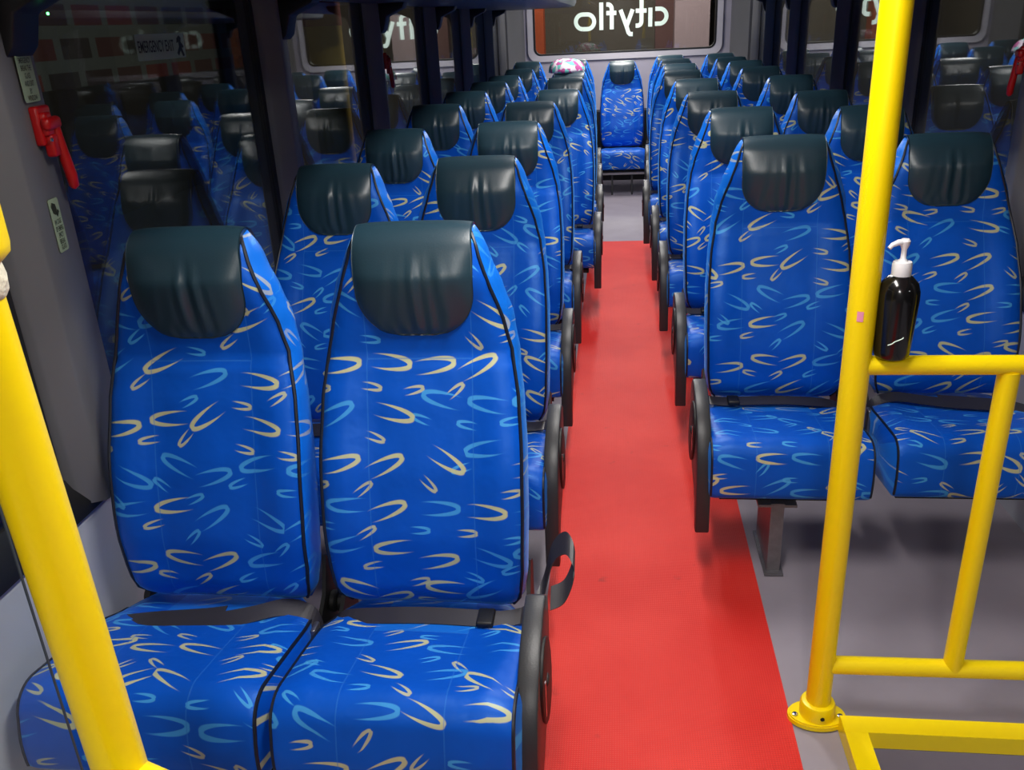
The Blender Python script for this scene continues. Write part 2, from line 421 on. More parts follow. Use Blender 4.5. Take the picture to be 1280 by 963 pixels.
# ceiling lamps
for i, y_ in enumerate(LAMP_Y):
    lm = MB().box((-.08, y_-.42, CEIL-.045), (.12, y_+.42, CEIL-.002), .01)
    o = lm.build('ceiling_lamp', 'ceiling_panel'); tag(o, 'slim ceiling lamp over the aisle, %s' % ['above the front step', 'above the front left row', 'above the second rows', 'above the middle rows', 'above the end of the red runner', 'above the rear row'][i], 'lamp', 'ceiling lamps down the aisle')
    MB().box((-.065, y_-.40, CEIL-.05), (.105, y_+.40, CEIL-.046)).build('diffuser', 'lamp_white', o)

# ------------------------------------------------------------------ seat building
L = .70
WT = [(0, .160), (.03, .176), (.08, .183), (.2, .187), (.32, .187), (.42, .182), (.50, .172), (.57, .156), (.63, .135), (.68, .118), (.74, .104)]
FT = [(0, .018), (.05, .040), (.15, .052), (.27, .046), (.40, .031), (.488, .021), (.497, .014), (.56, .022), (.65, .044), (.74, .042)]
BT = [(0, .035), (.1, .050), (.5, .050), (.74, .032)]
def hw(h): return interp(WT, h*.74/L)
def depth(h):
    f, b_ = interp(FT, h*.74/L), interp(BT, h*.74/L)
    cap = .045
    if h > L-cap:
        k = sqrt(max(.0, 1-((h-(L-cap))/cap)**2)); c_ = (f-b_)/2; t = (f+b_)/2
        f = c_+t*max(k, .06); b_ = -c_+t*max(k, .06)
    if h < .03:
        k = sqrt(1-((.03-h)/.03)**2)*.6+.4; c_ = (f-b_)/2; t = (f+b_)/2; f = c_+t*k; b_ = -c_+t*k
    return f, b_
def make_back():
    NX = 18; hs = [L*(i/52)**1 for i in range(50)]+[L-.0375+.0375*sin(pi/2*k/8) for k in range(1, 9)]
    hs = sorted(set([round(h, 5) for h in hs if h < L-.037]+[round(L-.0375+.0375*sin(pi/2*k/8), 5) for k in range(0, 9)]))
    rows = []; uvr = []
    for h in hs:
        w_ = hw(h); f, b_ = depth(h); ring = []; uv = []
        capk = 1 if h < L-.04 else sqrt(max(0, 1-((h-(L-.04))/.04)**2))
        w_ = w_-(1-capk)*.012
        bol = (.016*math.exp(-((h-.25)/.2)**2)+.002)*min(1, capk)
        for i in range(NX+1):
            t = -1+2*i/NX; t = sin(t*pi/2)*.35+t*.65
            x = t*w_; a = abs(t)
            y = -(f+bol*(max(0, (a-.48)/.3) if a < .78 else 1)*1.0+(.003 if a < .5 and .03 < h < .465 else 0)-(.008*((a-.86)/.14) if a > .86 else 0))
            # inset centre panel: a soft step at the seam
            ring.append((x, y, h)); uv.append((x, h))
        yf = ring[-1][1]; yb = b_
        wo = w_+.007+.014*math.exp(-((h-.59)/.10)**2)
        side = [(w_+.55*(wo-w_), yf+.18*(yb-yf)), (wo, yf+.45*(yb-yf)), (wo-.004, yf+.75*(yb-yf)), (wo-.02, yb)]
        u = w_
        px = (w_, yf)
        for q in side:
            u += sqrt((q[0]-px[0])**2+(q[1]-px[1])**2); px = q
            ring.append((q[0], q[1], h)); uv.append((u, h))
        for k in range(1, 6):
            x = lerp(wo-.02, -(wo-.02), k/6); ring.append((x, yb+.006*(1-(x/wo)**2), h)); uv.append((u+abs(wo-.02-x), h))
        for q in side[::-1]:
            ring.append((-q[0], q[1], h)); uv.append((-u, h)); 
            if q is side[-1]: uL = u
            u_ = None
        # proper mirrored arc length for the left side
        uu = w_; px = (w_, yf); arc = []
        for q in side:
            uu += sqrt((q[0]-px[0])**2+(q[1]-px[1])**2); px = q; arc.append(uu)
        for k, a_ in enumerate(arc[::-1]): uv[len(uv)-len(side)+k] = (-a_, h)
        rows.append(ring); uvr.append(uv)
    n = len(rows[0]); vs = [v for r in rows for v in r]; uvs = [q for r in uvr for q in r]; fs = []
    for i in range(len(rows)-1):
        for k in range(n):
            fs.append((i*n+k, i*n+(k+1) % n, (i+1)*n+(k+1) % n, (i+1)*n+k))
    fs.append(tuple(range(n))[::-1]); fs.append(tuple((len(rows)-1)*n+k for k in range(n)))
    pip = {s: [Vector(rows[i][NX if s > 0 else 0]) for i in range(len(rows)) if i % 2 == 0 or i > len(rows)-8] for s in (-1, 1)}
    for s in (-1, 1):
        last = pip[s][-1]
    return vs, fs, uvs, pip
def gus_faces(me, nx):
    me.materials.append(MATS['lit_gusset_fabric'])
    n = 19+4+5+4
    for p in me.polygons:
        if len(p.vertices) == 4:
            k = min(v % n for v in p.vertices)
            if max(v % n for v in p.vertices)-k > 2 or k >= 18: p.material_index = 1
def path_point(s, off=0):
    """walk from the front flap end up over the top and down the back; returns (y,z)"""
    H0 = L-.190
    fl_ = .190-.045
    if s < fl_:
        h = H0+s; f, b_ = depth(h); return (-f-off, h)
    # elliptical cap
    f, b_ = interp(FT, (L-.045)*.74/L), interp(BT, (L-.045)*.74/L); c_ = (b_-f)/2; t = (f+b_)/2
    capl = pi*sqrt((t*t+.045**2)/2)
    if s < fl_+capl:
        a = (s-fl_)/capl*pi
        return (c_-(t+off)*cos(a), L-.045+(.045+off)*sin(a))
    return (b_+off, L-.045-(s-fl_-capl))
def make_cover(var):
    rnd = random.Random(var*13+5)
    cr = [(rnd.uniform(-.012, .014), .0085, .008), (rnd.uniform(.018, .034), .005, .007), (rnd.uniform(-.045, -.025), .0022, .012), (rnd.uniform(.05, .07), .0012, .007), (rnd.uniform(-.08, -.06), .0012, .009)]
    NS, NT_ = 46, 40; total = .375; vs = []; fs = []; uvs = []
    r_ = .075
    for i in range(NS+1):
        s = total*(i/NS)**1.15
        if s < r_: hw_ = .109-r_+sqrt(max(0, r_*r_-(r_-s)**2))
        else: hw_ = .109
        hw_ = max(hw_, .03)
        hw_ -= .004*max(0, 1-s/.15)
        if s > .13: hw_ = .109-.003*min(1, (s-.13)/.05)
        for j in range(NT_+1):
            t = -1+2*j/NT_; t = sin(t*pi/2)*.4+t*.6
            x = t*hw_
            edge = min((1-abs(t))*hw_, s*.9)
            puff = .017*(1-math.exp(-edge/.022))*(1 if s < .10 else max(.25, 1-(s-.10)/.09))
            wr = 0
            for cx, am, wd in cr:
                xx = x-cx*(1-.5*s/.2)
                wr += am*math.exp(-(xx/wd)**2)*max(0, math.sin(pi*min(1, max(0, (s-.004)/.15))))**.8*(1.25-s/.16 if s < .15 else 0)
                wr -= .55*am*math.exp(-((xx-wd*2)/wd/1.2)**2)*max(0, math.sin(pi*min(1, max(0, (s-.004)/.14))))*(1 if s < .14 else 0)
            pk = .0014*sin(x*260+var)*math.exp(-((s-.012)/.012)**2) 
            off = .004+puff+max(-.006, wr)+pk
            y, z = path_point(s, off)
            vs.append((x, y, z)); uvs.append((x, s))
    n = NT_+1
    for i in range(NS):
        for j in range(NT_): fs.append((i*n+j, i*n+j+1, (i+1)*n+j+1, (i+1)*n+j))
    eR = [Vector(vs[i*n+NT_]) for i in range(0, NS+1, 1)]; eL = [Vector(vs[i*n]) for i in range(0, NS+1, 1)]
    bot = [Vector(vs[j]) for j in range(0, n, 2)]
    # turn the edge inwards so the pad has thickness
    k = len(vs)
    rim = [i*n for i in range(NS, -1, -1)]+[j for j in range(1, n)]+[i*n+NT_ for i in range(1, NS+1)]
    for q in rim:
        i, j = divmod(q, n); s = total*(i/NS)**1.15; y, z = path_point(s, -.006)
        x = vs[q][0]*.985; vs.append((x, y, z)); uvs.append((x, s))
    for a in range(len(rim)-1): fs.append((rim[a], rim[a+1], k+a+1, k+a))
    return vs, fs, uvs, eL[::-1]+bot[1:-1]+eR
def make_cushion():
    D, T = .335, .155
    prof = []
    def arc(cx, cz, r, a0, a1, n):
        for k in range(n+1):
            a = lerp(a0, a1, k/n); prof.append((cx+r*cos(a), cz+r*sin(a)))
    # y back = +.03, front = -D ; top z = 0 ; bottom = -T
    arc(.045, -.025, .025, -pi/2*0, pi/2, 4)          # back top
    for k in range(1, 14): prof.append((lerp(.045, -D+.055, k/14), .004*sin(pi*k/14)))
    arc(-D+.055, -.055, .055, pi/2, pi, 8)           # front nose
    for k in range(1, 4): prof.append((-D-.004*sin(pi*k/4), lerp(-.055, -T+.02, k/4)))
    arc(-D+.02, -T+.02, .02, pi, 1.5*pi, 3)
    prof.append((-.15, -T)); prof.append((.055, -T)); prof.append((.07, -T+.02))
    P = prof; n = len(P)
    arcv = [0]
    for k in range(1, n): arcv.append(arcv[-1]+sqrt((P[k][0]-P[k-1][0])**2+(P[k][1]-P[k-1][1])**2))
    W = .198; xs = [-W, -W+.004, -W+.012]+[lerp(-W+.02, W-.02, k/16) for k in range(17)]+[W-.012, W-.004, W]
    vs = []; uvs = []; fs = []
    for x in xs:
        a = abs(x)/W
        ed = max(0, 1-(W-abs(x))/.012); sh = .007*ed*ed
        for k, (y, z) in enumerate(P):
            cx_, cz_ = -.15, -T/2
            yy = y+(cx_-y)*sh*2.2; zz = z+(cz_-z)*sh*3.0
            crown = .010*(1-a*a) if z > -.06 else 0
            bolst = .007*math.exp(-((a-.78)/.14)**2) if z > -.03 else 0
            if y > -.08: yy -= (.045*max(0, (a-.55)/.45)**1.6)*max(0, (y+.08)/.09)
            xx = x*(1-.05*max(0, (y+.10)/.12) if y > -.10 else 1)
            if y < -D+.03: xx = x*1.0
            vs.append((xx, yy, zz+crown+bolst+.05*max(0, -y)/D*.55)); uvs.append((x, arcv[k]-.084))
    m = len(xs)
    for i in range(m-1):
        for k in range(n):
            fs.append((i*n+k, (i+1)*n+k, (i+1)*n+(k+1) % n, i*n+(k+1) % n))
    # side faces with their own uv
    pipes = []
    for s, i in ((-1, 0), (1, m-1)):
        k0 = len(vs)
        c0 = [vs[i*n+k] for k in range(n)]
        for lvl, (ins, bul) in enumerate(((1, 0), (.82, .008), (.4, .011))):
            for (x, y, z) in c0:
                vs.append((x+s*bul, -.15+(y+.15)*ins, -.065+(z+.065)*ins)); uvs.append((s*(W+.03)+z+.3, y))
        for lvl in range(2):
            for k in range(n):
                a, b_ = k0+lvl*n+k, k0+lvl*n+(k+1) % n; c_, d_ = b_+n, a+n
                fs.append((a, b_, c_, d_) if s > 0 else (b_, a, d_, c_))
        last = tuple(k0+2*n+k for k in range(n)); fs.append(last if s > 0 else last[::-1])
        pipes.append([Vector(c0[k])+Vector((-s*.001, 0, 0)) for k in range(2, n-5)])
    return vs, fs, uvs, pipes
def ribbon(pts, wdir, width, thick=.0025):
    """flat strap through pts with its width along wdir (one vector per point or one for all)"""
    vs = []; fs = []; m = len(pts)
    for i, p in enumerate(pts):
        p = Vector(p); wd = Vector(wdir[i] if isinstance(wdir, list) else wdir).normalized()
        t = (Vector(pts[min(i+1, m-1)])-Vector(pts[max(i-1, 0)])).normalized(); nn = t.cross(wd).normalized()
        for a, b_ in ((-1, -1), (1, -1), (1, 1), (-1, 1)): vs.append(p+wd*a*width/2+nn*b_*thick/2)
    for i in range(m-1):
        for k in range(4): fs.append((i*4+k, i*4+(k+1) % 4, i*4+4+(k+1) % 4, i*4+4+k))
    fs += [(3, 2, 1, 0), tuple((m-1)*4+k for k in range(4))]
    return vs, fs
def smooth_path(pts, n=6):
    P = [Vector(p) for p in pts]; out = []
    for i in range(len(P)-1):
        a, b_, c_, d_ = P[max(i-1, 0)], P[i], P[i+1], P[min(i+2, len(P)-1)]
        for k in range(n):
            t = k/n; out.append(.5*((2*b_)+(c_-a)*t+(2*a-5*b_+4*c_-d_)*t*t+(3*b_-a-3*c_+d_)*t**3))
    out.append(P[-1]); return out

HIP = .397
def make_seat(kind, s):
    """kind aisle/window; s=+1: aisle lies on the +x side of the seat"""
    root = empty('bus_seat', (0, 0, 0), 'x', 'seat')
    v, f, u, pip = make_back()
    back = mesh_obj('backrest', v, f, 'back_fabric', root, u); back.location = (0, 0, HIP)
    gus_faces(back.data, 19)
    for q in (-1, 1): MB().tube(pip[q], .0034, 6).build('piping', 'piping', back)
    v, f, u, edge = make_cover(0)
    cov = mesh_obj('headrest_cover', v, f, 'leather', back, u)
    MB().tube(edge, .0030, 6).build('cover_piping', 'pale_piping', back) if False else None
    v, f, u, pipes = make_cushion()
    cu = mesh_obj('cushion', v, f, 'cushion_fabric', root, u); cu.location = (0, -.005, HIP-.024)
    for q in pipes: MB().tube(q, .0034, 6).build('piping', 'piping', cu)
    # recliner side plates, tray below the cushion and cross bar
    b_ = MB()
    for q in (-1, 1):
        b_.prism([(-.30, .245), (.06, .245), (.085, .30), (.085, .44), (.05, .46), (.02, .39), (-.02, .36), (-.05, .30), (-.30, .27)], q*.186-.004, q*.186+.004)
        b_.lathe([(.018, -.008), (.022, -.004), (.022, .004), (.018, .008)], (q*.198, .04, .36), 14, 'x')
    b_.box((-.165, -.26, .210), (.165, .04, .226))
    b_.build('seat_frame', 'deep_black', root)
    return root, back, cov, cu
def make_armrest(root, s):
    x0 = s*.214-.018; x1 = s*.214+.018
    prof = [(-.095, .488), (-.14, .487), (-.20, .470), (-.255, .440), (-.292, .400), (-.312, .350), (-.322, .29), (-.325, .145),
            (-.292, .140), (-.275, .20), (-.235, .235), (-.175, .255), (-.115, .285), (-.07, .34), (-.055, .41), (-.062, .465)]
    a = MB().prism(prof, x0, x1, 'x').build('armrest', 'black_plastic', root, bevel=.004)
    # recessed cheek on the aisle side, hinge and chrome lever
    xs = x1 if s > 0 else x0
    c_ = [(-.16, .37)]
    ov = [(-.165+.075*cos(t*pi/8)-.03*sin(t*pi/8), .365+.095*sin(t*pi/8)) for t in range(16)]
    MB().prism(ov, xs-.002*s, xs+.005*s, 'x').build('armrest_cheek', 'deep_black', a, bevel=.002)
    MB().lathe([(.012, 0), (.012, .006*s), (.008, .009*s)], (xs, -.17, .37), 14, 'x').build('hinge_bolt', 'black_plastic', a)
    MB().box((xs+.004*s-.002, -.215, .33), (xs+.004*s+.002, -.207, .40)).build('lever', 'chrome', a)
    return a
def make_leg(root, x):
    g = MB()
    g.prism([(-.26, .21), (-.20, .21), (-.255, .0), (-.30, .0)], x+.012, x+.016)   # web
    g.prism([(-.262, .21), (-.257, .21), (-.300, .0), (-.305, .0)], x-.014, x+.016)  # flange
    g.box((x-.018, -.32, .004), (x+.030, -.235, .010))
    return g.build('leg', 'bracket_steel', root)
def make_leg2(root, x):
    g = MB()
    g.box((x-.016, -.285, .006), (x-.012, -.10, .215)); g.box((x-.016, -.289, .006), (x+.018, -.285, .215))
    g.box((x-.024, -.305, .004), (x+.026, -.09, .010))
    g.box((x-.05, -.29, .205), (x+.05, -.08, .212))
    return g.build('leg', 'bracket_steel', root)

COVERS = []
for v_ in range(1, 4):
    v, f, u, e = make_cover(v_)
    me_o = mesh_obj('headrest_cover', v, f, 'leather', None, u); COVERS.append(me_o.data); bpy.data.objects.remove(me_o)

def belt_aisle(root, s, var=0):
    # lap belt lying in the fold between cushion and backrest
    pts = smooth_path([(-s*.197, -.03, .345), (-s*.165, -.055, .392), (-s*.08, -.062, .407), (0, -.060, .409), (s*.09, -.060, .407), (s*.15, -.055, .403), (s*.198, -.03, .40)])
    v, f = ribbon(pts, [(0, .85, .55)]*3+[(0, .9, .25)]*(len(pts)-6)+[(0, .85, .5)]*3, .036)
    o = mesh_obj('seat_belt', v, f, 'webbing', root, smooth=False)
    k = MB().box((s*.115-.016, -.085, .404), (s*.115+.016, -.040, .416), .004); k.build('buckle', 'deep_black', o)
    return o
def belt_loop(root, s):
    pts = smooth_path([(s*.198, -.03, .40), (s*.218, .01, .43), (s*.235, .035, .485), (s*.262, .03, .512), (s*.278, -.0, .49), (s*.262, -.03, .452), (s*.235, -.04, .44)])
    v, f = ribbon(pts, (0, .8, .6), .044)
    return mesh_obj('belt_loop', v, f, 'webbing', root, smooth=False)
def belt_window(root, s):
    pts = smooth_path([(-s*.205, -.105, .385), (-s*.17, -.115, .398), (-s*.10, -.118, .410), (0, -.105, .412), (s*.07, -.080, .411), (s*.13, -.045, .405), (s*.18, -.04, .385), (s*.200, -.055, .355)])
    v, f = ribbon(pts, [(0, .95, .25)]*len(pts), .040)
    o = mesh_obj('seat_belt', v, f, 'webbing', root, smooth=False)
    v, f = ribbon([(p[0], p[1]+.02, p[2]+.003) for p in pts[:len(pts)//2]], [(0, .95, .25)]*len(pts), .030)
    v2 = MB(); v2.add(v, f); v2.build('belt_fold', 'webbing', o)
    return o
def belt_anchor(root, x):
    m_ = MB(); m_.box((x-.014, -.085, .30), (x-.004, -.055, .385), .003); m_.box((x+.004, -.075, .30), (x+.014, -.045, .375), .003)
    m_.tube([(x, -.06, .27), (x, -.06, .32)], .006, 8)
    return m_.build('belt_anchor', 'steel', root)

PROTO = {}
for s in (1, -1):
    for kind in ('aisle', 'window'):
        root, back, cov, cu = make_seat(kind, s)
        if kind == 'aisle':
            make_armrest(root, s); make_leg2(root, s*.018); belt_aisle(root, s)
            if s > 0: belt_loop(root, s)
        else:
            belt_window(root, s); belt_anchor(root, s*.206)
            rch = .252 if s > 0 else .31
            MB().box((min(-s*.186, -s*rch), -.27, .225), (max(-s*.186, -s*rch), -.02, .262)).build('wall_bracket', 'bracket_steel', root)
        PROTO[(kind, s)] = root
def copy_tree(o, parent=None):
    c_ = o.copy(); COL.objects.link(c_)
    if parent: c_.parent = parent
    for ch in list(o.children): copy_tree(ch, c_)
    return c_
LA = [(-0.349,1.33,11.5),(-0.369,2.14,15.2),(-0.377,2.95,13.2),(-0.379,3.76,14.5),(-0.31,4.57,18.2),(-0.316,5.38,13.2),(-0.335,6.19,15.5),(-0.357,7.0,15.8),(-0.376,7.81,12.5)]
LW = [(-0.750,1.33,10),(-0.768,2.14,20),(-0.794,2.95,19),(-0.786,3.76,12),(-0.793,4.57,15.0),(-0.786,5.38,16.5),(-0.796,6.19,20),(-0.772,7.0,19.2),(-0.752,7.81,11.0)]
LW = [(min(a[0], b[0]-.40), a[1], a[2]) for a, b in zip(LW, LA)]
RA = [(0.429,2.31,9.5),(0.426,3.12,11),(0.406,3.91,13.5),(0.401,4.70,11),(0.38,5.5,9.5),(0.417,6.29,10),(0.437,7.08,11),(0.437,7.86,12)]
RW = [(0.880,2.33,18.2),(0.883,3.13,17.2),(0.886,3.92,20),(0.875,4.70,12.0),(0.836,5.50,8.5),(0.854,6.29,9),(0.851,7.08,13.5),(0.836,7.86,13.0)]
RW = [(max(a[0], b[0]+.42), a[1], a[2]) for a, b in zip(RW, RA)]
ORD = ['front', 'second', 'third', 'fourth', 'fifth', 'sixth', 'seventh', 'eighth', 'rear']
ORR = ['front', 'second', 'third', 'fourth', 'fifth', 'sixth', 'seventh', 'rear']
EXTRA = {('L', 'aisle', 0): 'nearest blue seat beside the red runner, belt loop above its armrest',
         ('L', 'window', 0): 'nearest blue seat by the grey window pillar, loose belt across its cushion',
         ('R', 'aisle', 0): 'front blue seat between the red runner and the upright yellow pole',
         ('R', 'window', 0): 'blue patterned seat behind the black pump bottle and yellow rail, darkest cover'}
for side, kind, s, lst, names in (('L', 'window', 1, LW, ORD), ('L', 'aisle', 1, LA, ORD), ('R', 'aisle', -1, RA, ORR), ('R', 'window', -1, RW, ORR)):
    first = True
    for i, (x, y, a) in enumerate(lst):
        o = PROTO[(kind, s)] if first else copy_tree(PROTO[(kind, s)])
        first = False
        o.location = (x, y, 0); wscale = .97 if side == 'L' else .99
        o.scale = (wscale, 1, 1)
        for ch in list(o.children):
            if ch.name.startswith('backrest'):
                ch.rotation_euler = (-radians(a), 0, 0)
                for g in ch.children:
                    if g.name.startswith('headrest_cover') and (i+(kind == 'window')) % 4: g.data = COVERS[(i+(kind == 'window')) % 4-1]
            if ch.name.startswith('cushion'): ch.rotation_euler = (-radians(8.0 if (side == 'L' and i == 0) else 1.5), 0, 0)
            if ch.name.startswith('cushion') and side == 'L' and kind == 'window' and i == 0: ch.location.x = -.018; ch.scale.x = 1.05
            if i == len(lst)-1 and ch.name.startswith('armrest'):
                for g in list(ch.children): bpy.data.objects.remove(g)
                bpy.data.objects.remove(ch); continue
            if ch.name.startswith('belt_loop') and i > 0: bpy.data.objects.remove(ch)
        o['label'] = EXTRA.get((side, kind, i), 'blue patterned %s seat with dark headrest cover, %s row %s of the aisle' % ('aisle' if kind == 'aisle' else 'window', names[i], 'left' if side == 'L' else 'right'))
        o['category'] = 'seat'; o['group'] = {'L': 'seats left of the aisle', 'R': 'seats right of the aisle'}[side]
# centre seat of the rear row, facing down the aisle
cs, back, cov, cu = make_seat('centre', 1)
cs.location = (.032, 7.86, -.03); back.rotation_euler = (-radians(11), 0, 0); cs.scale = (.98, 1, 1.0)
for q in (-.085, .085):
    MB().box((q-.008, -.30, .03), (q+.008, -.285, .21)).build('leg', 'black_plastic', cs)
MB().box((-.19, -.335, .205), (.19, -.32, .222)).build('front_rail', 'steel', cs)
cs['label'] = 'blue seat in the middle of the rear row, at the end of the aisle'
cs['category'] = 'seat'

# patterned cloth bag on top of a seat
bg = MB(); vs = []; fs = []
NA, NB = 20, 10
for i in range(NB+1):
    ph = pi/2*i/NB
    for k in range(NA):
        a = 2*pi*k/NA; r_ = cos(ph)**.7*(1+.07*sin(3*a+1)+.05*sin(7*a))
        vs.append((.125*r_*cos(a), .085*r_*sin(a), .085*sin(ph)**.9*(1+.05*sin(5*a))))
for i in range(NB):
    for k in range(NA): fs.append((i*NA+k, i*NA+(k+1) % NA, (i+1)*NA+(k+1) % NA, (i+1)*NA+k))
fs.append(tuple(range(NA))[::-1])
bag = mesh_obj('cloth_bag', vs, fs, 'bag_cloth'); bag.location = (-.36, 6.40, 1.07)
tag(bag, 'white, pink and teal cloth bundle on top of a far seat left of the aisle', 'bag')

# ------------------------------------------------------------------ yellow barrier right of the aisle
PY = 1.49
root = empty('grab_rail_barrier', (.418, PY, 0), 'yellow tube barrier with upright pole, two rails and a floor frame beside the entrance step', 'handrail')
def P_(x, z, y=0): return (x-.418, y, z)
MB().tube([P_(.418, .0), P_(.418, .7), P_(.418, 1.40), P_(.418, CEIL)], .0245, 24).build('pole', 'yellow', root)
fg = MB(); n = 40
for (sc_, z0, z1) in ((1, .004, .014), (.96, .014, .018)):
    vs = []
    for z in (z0, z1):
        for k in range(n):
            a = 2*pi*k/n; vs.append((.060*sc_*math.copysign(abs(cos(a))**1.0, cos(a)), .040*sc_*sin(a), z))
    fs = [tuple(range(n))[::-1], tuple(range(n, 2*n))]+[(k, (k+1) % n, n+(k+1) % n, n+k) for k in range(n)]
    fg.add(vs, fs)
fg.lathe([(.036, .016), (.036, .046), (.033, .052), (.026, .054)], (0, 0, 0), 28)
fl_ = fg.build('base_flange', 'yellow', root)
for q in (-.046, .046): MB().lathe([(.006, .017), (.006, .021), (.003, .022)], (q, -.008, 0), 12).build('screw', 'chrome', fl_)
MB().lathe([(.0045, -.001), (.0045, .001)], (.003, -.0362, .034), 10, 'y').build('set_screw', 'deep_black', fl_)
def lab_h(x): return .811
MB().tube([P_(.43, .811), P_(1.10, .811)], .0175, 20).build('top_rail', 'yellow', root)
MB().tube([P_(.43, .147), P_(1.10, .152)], .0185, 20).build('lower_rail', 'yellow', root)
MB().tube([P_(.672, .150), P_(.676, .800)], .0185, 20).build('upright_bar', 'yellow', root)
MB().tube([P_(1.08, .0), P_(1.08, .9)], .0225, 20).build('pole', 'yellow', root)
ff = MB(); ff.box((.456-.418, -.075, .002), (1.12-.418, -.030, .042), .0); ff.box((.456-.418, -1.2, .002), (.501-.418, -.0752, .042), .0)
ff.build('floor_frame', 'yellow', root)
pk = MB(); vs = []
for i in range(5):
    a = radians(lerp(238, 262, i/4))
    for z in (.900, .918): vs.append((.0253*cos(a), .0253*sin(a), z))
mesh_obj('pink_sticker', vs, [(2*i, 2*i+2, 2*i+3, 2*i+1) for i in range(4)], 'pink_label', root)['label'] = 'small pink sticker'

# hand pump bottle standing on the top rail
bt = empty('pump_bottle', (.4735, PY-.004, .8305), 'matte black pump bottle with white pump, standing on the yellow rail beside the pole', 'bottle')
MB().lathe([(.026, 0), (.0295, .004), (.0305, .012), (.0325, .06), (.0345, .105), (.0340, .118), (.030, .132), (.020, .143), (.014, .147), (.013, .152)], (0, 0, 0), 36).build('bottle_body', 'bottle_black', bt)
pmp = MB().lathe([(.0155, .144), (.0160, .146), (.0160, .164), (.0148, .169), (.008, .170), (.0065, .172), (.0045, .175), (.0045, .190), (.0075, .197), (.0085, .204), (.006, .2075)], (0, 0, 0), 24)
pmp.tube([(0, 0, .2020), (-.012, -.004, .2025), (-.022, -.007, .199), (-.027, -.009, .194)], [.006, .005, .004, .0035], 10)
pmp.build('pump', 'white_plastic', bt)
sq = smooth_path([(-.016, -.0287, .030), (-.010, -.0305, .033), (-.006, -.0314, .037), (0, -.032, .040), (.006, -.0316, .043), (.007, -.0314, .045)], 4)
MB().tube(sq, .0009, 6).build('printed_mark', 'letter_white', bt)

# ------------------------------------------------------------------ near yellow pole at the left
root = empty('grab_pole', (-.492, .6, 0), 'thick upright yellow pole nearest the camera at the left edge, taped joint near its top', 'handrail')
MB().tube([(0, 0, .0), (0, 0, .72), (-.006, 0, 1.0), (-.013, 0, 1.25), (-.015, 0, CEIL)], .0250, 28).build('pole', 'yellow', root)
MB().tube([(-.012, 0, 1.246), (-.012, 0, 1.25), (-.013, 0, 1.259), (-.014, 0, 1.345), (-.014, 0, 1.37), (-.014, 0, 1.375)], [.030, .037, .039, .040, .037, .03], 28).build('coupler', 'yellow', root)
MB().tube([(-.012, 0, 1.218), (-.012, 0, 1.223), (-.012, 0, 1.235), (-.012, 0, 1.248)], [.026, .029, .030, .028], 28).build('tape_wrap', 'tape', root)
MB().tube([(0, 0, .715), (.035, -.008, .713), (.047, -.05, .708), (.048, -.2, .69), (.048, -.7, .66)], .0245, 20).build('hand_rail', 'yellow', root)

# clear partition behind it
root = empty('partition_panel', (-.76, .64, 0), 'clear acrylic partition panel with thin dark edge strip behind the left yellow pole', 'partition')
MB().box((-.225, -.0012, .30), (.1895, .0012, 1.5)).build('clear_panel', 'clear_acrylic', root)
MB().box((.1895, -.0012, .30), (.1908, .0012, 1.5)).build('edge_strip', 'edge_dark', root)
MB().box((.0, -.012, .0), (.02, .012, .32)).build('bracket', 'black_plastic', root)
MB().box((-.16, -.012, .0), (-.14, .012, .32)).build('bracket', 'black_plastic', root)

# ------------------------------------------------------------------ things on the walls
def wall_mtx(side, y, z, x):  # text plane on a side wall
    if side == 'L': return Matrix(((0, 0, 1, x), (1, 0, 0, y), (0, 1, 0, z), (0, 0, 0, 1)))
    return Matrix(((0, 0, -1, x), (-1, 0, 0, y), (0, 1, 0, z), (0, 0, 0, 1)))
def text_mesh(txt, size, parent, mtx, mt='label_ink', name='lettering', align='CENTER', sx=1):
    cu_ = bpy.data.curves.new(name, 'FONT'); cu_.body = txt; cu_.size = size; cu_.align_x = align; cu_.align_y = 'CENTER'; cu_.offset = size*.012
    tmp = bpy.data.objects.new('tmp', cu_); COL.objects.link(tmp)
    me = bpy.data.meshes.new_from_object(tmp); bpy.data.objects.remove(tmp)
    me.transform(Matrix.Diagonal((sx, 1, 1, 1)))
    me.transform(mtx); me.materials.clear(); me.materials.append(MATS[mt])
    o = bpy.data.objects.new(name, me); COL.objects.link(o)
    if parent: o.parent = parent
    return o
def sticker(name, y, z, w_, h_, x, label, lines, size, icon=None, rot=0):
    root = empty(name, (x, y, z), label, 'sticker', rz=(.206 if name == 'wall_sticker' else 0))
    pl = rrect(-w_/2, w_/2, -h_/2, h_/2, .005, 4); Rm = Matrix.Rotation(rot, 4, 'X')
    m_ = MB(); m_.prism(pl, 0, .0008, 'x'); m_.v = [tuple(Rm @ Vector(v)) for v in m_.v]
    m_.build('backing', 'label_green', root)
    for i, (t, zz, dy, sx) in enumerate(lines):
        text_mesh(t, size, root, Rm @ wall_mtx('L', dy, zz, .0012), sx=sx)
    if icon:
        ic = MB(); 
        for q in icon: ic.prism([(a, b_) for a, b_ in q], .0008, .0014, 'x')
        ic.v = [tuple(Rm @ Vector(v)) for v in ic.v]; ic.build('pictogram', 'label_ink', root)
PX_ = XL+.0258
sticker('wall_sticker', 1.427, 1.357, .060, .084, PX_, 'pale green instruction sticker on the front left pillar, above the red hammer holder',
        [('IN', .035, 0, .8), ('EMERGENCY', .023, 0, .66), ('BREAK THE', .011, 0, .66), ('GLASS', -.001, 0, .66), ('AND EXIT', -.013, 0, .66), ('BY', -.025, 0, .7), ('WINDOW', -.036, 0, .66)], .012)
